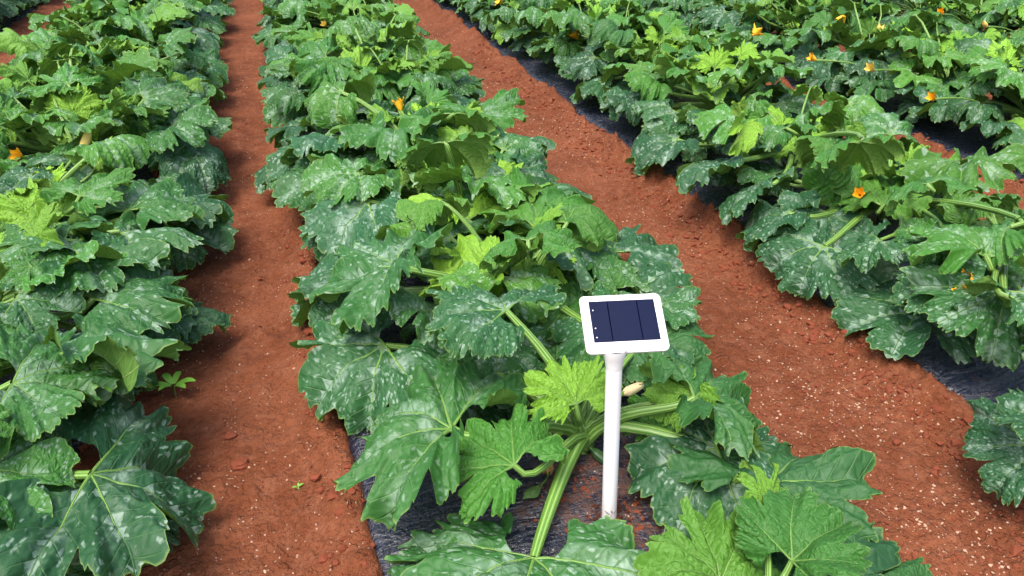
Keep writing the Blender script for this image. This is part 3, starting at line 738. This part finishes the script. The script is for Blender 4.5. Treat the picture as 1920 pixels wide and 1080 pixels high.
bm_obj('seam', rounded_slab(.1775, .1335, .0025, .012, 8, .0004), seam, sensor, HM @ Matrix.Translation((0, 0, -.0105)))
def mat_cell():
    b = NB('solar_cell'); tc = b.n('ShaderNodeTexCoord').outputs['Object']; s = b.sep(tc)
    ln = b.M('ABSOLUTE', b.M('SUBTRACT', b.M('FRACT', b.M('MULTIPLY', s[1], 520.0)), .5))
    n = b.noise(b.vec(b.M('MULTIPLY', s[0], 40), b.M('MULTIPLY', s[1], 700)), 1.0, 2)
    c = b.mix(b.ss(ln, .36, .48), (.003, .006, .024), b.mix(n, (.006, .013, .048), (.024, .036, .09)))
    return b.out(b.bsdf(c, .34, None, .1, **{'Coat Weight': .0, 'Coat Roughness': .06}))
CELL = mat_cell(); BUS = mat_simple('dark_bus_gap', (.002, .003, .014), .6, .0, .05)
sp = bm_obj('solar_panel', rounded_slab(.146, .098, .0016, .001, 2, .0003), CELL, sensor, HM @ Matrix.Translation((.001, .005, -.0003)))
for bx in (-.032, .034):
    bm = rounded_slab(.0026, .092, .0006, .0004, 1, .0001); bm_obj('cell_gap', bm, BUS, sp, Matrix.Translation((bx, 0, .0013)))
for by in (.027, -.016, -.038):
    bm = bmesh.new(); bmesh.ops.create_uvsphere(bm, u_segments=10, v_segments=6, radius=.0017)
    bm_obj('contact_dot', bm, WHITE, sp, Matrix.Translation((-.066, by, .0015)))
# grey sprig printed low on the post
def sprig():
    ax = top.normalized(); V, Fc = [], []
    right = R_.copy(); right = (right-ax*right.dot(ax)).normalized(); out_ = right.cross(ax).normalized()
    if out_.dot(Vector((0, 0, CAMH))-base) < 0: out_ = -out_
    def pt(u, v):   # u metres round the post, v metres up
        a = u/.0180; d = out_*math.cos(a)+right*math.sin(a); return d*.0184+ax*(v+.012)
    def leaf(u0, v0, ang, L, wd):
        n0 = len(V); n = 8
        for i in range(n+1):
            t = i/n; wq = wd*math.sin(math.pi*t)**.8*(1-.3*t)
            for sgn in (-1, 1):
                V.append(pt(u0+math.cos(ang)*L*t-math.sin(ang)*wq*sgn, v0+math.sin(ang)*L*t+math.cos(ang)*wq*sgn))
        for i in range(n): Fc.append((n0+2*i, n0+2*i+2, n0+2*i+3, n0+2*i+1))
    leaf(.0005, .010, math.radians(142), .019, .0030); leaf(.0055, .0145, math.radians(108), .011, .0026); leaf(.0075, .0115, math.radians(38), .012, .0024)
    for a, b_ in (((.0005, 0), (.003, .009)), ((.003, .009), (.0085, .013)), ((.004, .0105), (.0055, .0145)), ((-.0005, .0105), (.002, .0075))):
        n0 = len(V); w_ = .0005
        for q in (a, b_): V.append(pt(q[0]-w_, q[1])); V.append(pt(q[0]+w_, q[1]))
        Fc.append((n0, n0+2, n0+3, n0+1))
    me = bpy.data.meshes.new('sprig_print'); me.from_pydata([tuple(v) for v in V], [], Fc); me.materials.append(GREYP); link('sprig_print', me, sensor)
sprig()

# ------------------------------------------------------------------ soil clods, pebbles, straw
def blobs(name, n, sizer, placer, mat, seed, squash=.7):
    rs = np.random.RandomState(seed); bm = bmesh.new(); bmesh.ops.create_icosphere(bm, subdivisions=1, radius=1)
    bv = np.array([v.co[:] for v in bm.verts]); bf = np.array([[v.index for v in f.verts] for f in bm.faces]); bm.free()
    Vs, Fs = [], []
    P = placer(rs, n); n = len(P)
    zs = soil_h(P[:, :1], P[:, 1:2])[:, 0]
    for i in range(n):
        s = sizer(rs); a = rs.rand()*6.28; c, d = math.cos(a), math.sin(a)
        v = bv*(1+.28*rs.randn(len(bv), 1))*np.array([1, rs.uniform(.6, 1), squash])*s
        v = np.stack([v[:, 0]*c-v[:, 1]*d, v[:, 0]*d+v[:, 1]*c, v[:, 2]], 1)
        z = zs[i] if P[i, 2] < -5 else P[i, 2]
        Vs.append(v+np.array([P[i, 0], P[i, 1], z+s*.15])); Fs.append(bf+len(bv)*i)
    return link(name, mesh_np(name, np.concatenate(Vs), np.concatenate(Fs), mats=[mat], smooth=False), kind='stuff')
def in_paths(rs, n):
    r = rs.choice([-1, 0, 1, 1, 1, 2], n); X0 = np.array([ROWX[k] for k in r])
    P = np.stack([X0+rs.uniform(FR+.02, 1.11, n), .8+7.5*rs.rand(n)**1.4, np.full(n, -9.)], 1)
    keep = rs.rand(n) < np.clip(.45+2.2*fbm(P[:, 0], P[:, 1], 3.0, 3, 77), .04, 1)*np.where(P[:, 0] > .5, 1, .5)
    return P[keep] if n > 1 else P
def at_edges(rs, n):
    r = rs.choice([-1, 0, 1, 1, 1, 2], n); X0 = np.array([ROWX[k] for k in r]); e = rs.rand(n) < .62
    return np.stack([X0+np.where(e, 1.04, FR+.06)+rs.randn(n)*.055, .8+6*rs.rand(n)**1.3, np.full(n, -9.)], 1)
blobs('soil_clods', 4200, lambda rs: .004+.013*rs.rand()**2.5, at_edges, CLODM, 4)
blobs('loose_soil_crumbs', 14000, lambda rs: .0025+.005*rs.rand()**2, in_paths, CLODM, 5)
blobs('pale_pebbles', 14000, lambda rs: .0015+.0040*rs.rand()**3.4, in_paths, PEBM, 6)
def dirt_patch(rs, n):
    x = .68+rs.randn(n)*.10; y = 1.32+rs.randn(n)*.13
    return np.stack([x, y, film_h(x, y, 1)], 1)
blobs('dirt_crumbs_on_film', 420, lambda rs: .002+.006*rs.rand()**2, dirt_patch, CLODM, 8, .4)
blobs('disturbed_soil_at_post', 90, lambda rs: .002+.005*rs.rand()**2, lambda rs, n: (lambda a, q: np.stack([.639+np.cos(a)*q, 1.30+np.sin(a)*q, film_h(.639+np.cos(a)*q, 0*a, 1)+.003], 1))(rs.rand(n)*6.28, .023+.035*rs.rand(n)**1.5), mat_simple('dark_wet_soil', (.06, .022, .014), .9, .1, .5, 60), 18, .5)
blobs('film_grit', 60, lambda rs: .0018+.002*rs.rand(), dirt_patch, PEBM, 9, .5)
rs = np.random.RandomState(12); Vs, Fs, n0 = [], [], 0
for i in range(260):
    p = in_paths(rs, 1)[0]; z = float(soil_h(p[None, :1], p[None, 1:2])[0, 0]); L = rs.uniform(.006, .028); a = rs.rand()*3.14
    d = np.array([math.cos(a), math.sin(a), rs.uniform(-.1, .1)])
    q = [p[:2].tolist()+[z+.004], (p[:2]+d[:2]*L*.5+rs.randn(2)*.002).tolist()+[z+.006], (p[:2]+d[:2]*L).tolist()+[z+.003]]
    V, Fq, uv = tube_np(q, [.0006, .0008, .0004], 4); Vs.append(V); Fs.append(Fq+n0); n0 += len(V)
link('straw_bits', mesh_np('straw_bits', np.concatenate(Vs), np.concatenate(Fs), mats=[STRAW]), kind='stuff')

# single clods and seedlings that stand out
def clod(px, py, s, label, seed):
    P = at(px, py, .01); P.z = gz(P.x, P.y); rs = np.random.RandomState(seed)
    bm = bmesh.new(); bmesh.ops.create_icosphere(bm, subdivisions=3, radius=s)
    for v in bm.verts:
        c = np.array(v.co); k = 1+.5*float(fbm(np.array([c[0]*30/s*.03+seed]), np.array([(c[1]+c[2]*1.7)*30/s*.03]), 1.0, 3, seed)[0]); v.co *= k; v.co.z *= .6
    me = bpy.data.meshes.new('soil_clod'); bm.to_mesh(me); bm.free(); me.materials.append(CLODM)
    o = link('soil_clod', me, label=label, category='soil clod'); o.location = P
clod(449, 868, .024, 'large red soil clod lying in the narrow path', 3)
clod(430, 818, .018, 'crumbly orange-brown soil clod just above the large clod in the narrow path', 4)
def seedling(px, py, size, n, label, seed):
    rs = random.Random(seed); P = at(px, py, .02); P.z = gz(P.x, P.y); root = empty('weed_seedling', P, label=label, category='seedling')
    st = [(0, 0, -.01), (0, 0, size*.4), (size*.05, 0, size*.7)]
    V, Fq, uv = tube_np(st, [size*.04]*3, 6); link('stem', mesh_np('stem', V, Fq, {'uv': uv}, [STALK]), root)
    for i in range(n):
        a = i*2*math.pi/n+rs.uniform(-.3, .3); L = size*rs.uniform(.75, 1.1)
        pts = []
        for j in range(8):
            t = j/7; wd = L*.42*math.sin(math.pi*min(1, .06+t*.94))**.6; rr = size*.12+t*L
            for u in (-1, -.5, 0, .5, 1):
                zz = size*.7+size*.25*math.sin(t*2.2)-abs(u)*-.12*wd
                pts.append((math.cos(a)*rr-math.sin(a)*u*wd*.5, math.sin(a)*rr+math.cos(a)*u*wd*.5, zz))
        link('leaf', mesh_np('seedling_leaf', pts, grid_faces(8, 5), mats=[SEEDM]), root)
seedling(328, 735, .062, 6, 'bright green weed seedling at the left edge of the narrow path', 1)
seedling(558, 909, .014, 4, 'tiny pale seedling alone in the middle of the narrow path', 2)
seedling(262, 1068, .03, 4, 'small bright seedling under the big dark leaf at the bottom left', 3)
# withered leaf on the film left of the post
P = at(1012, 920, .10); wl = empty('withered_leaf', P, label='withered curled green leaf with dry brown tip lying on black plastic', category='withered leaf')
pts = []
for i in range(9):
    t = i/8; wd = .030*math.sin(math.pi*min(1, .1+.85*t))
    for u in np.linspace(-1, 1, 7): pts.append((-.05*t+.004*math.sin(u*6+t*4), u*wd*.6-.02*t, .006+.014*math.cos(u*1.4)+.003*math.sin(9*t+5*u)))
WILT = mat_simple('wilted_green', (.06, .12, .035), .7, .2, .35, 80)
link('blade', mesh_np('withered_blade', pts, grid_faces(9, 7), mats=[WILT]), wl)
V, Fq, uv = tube_np([(0, 0, .012), (.02, .012, .02), (.035, .03, .02), (.04, .045, .015)], [.003, .0028, .0025, .003], 6)
link('stalk', mesh_np('withered_stalk', V, Fq, {'uv': uv}, [WILT]), wl)
rs = np.random.RandomState(5); pts = []
for i in range(7):
    for j in range(5):
        t, u = i/6, (j/4-.5)*2; pts.append((.02+.035*t, .045+.016*u+.01*t, .02+.008*rs.randn()))
link('dry_tip', mesh_np('dry_petals', pts, grid_faces(7, 5), mats=[DRY]), wl)
# pale yellow leaf turned up in the first row right of the wide path
def pale_leaf():
    P = at(1372, 262, .46); pl = hero['T'][0]
    o = place_leaf(pl, hero['T'][1], at(1380, 238, .48), at(1366, 285, .42), 'F', .95, 0, 0, 0, .5, 0, .55, facing=Vector((0, -1, .3)), stalk=False)
    o['label'] = 'pale yellow-green leaf turned on edge'
pale_leaf()
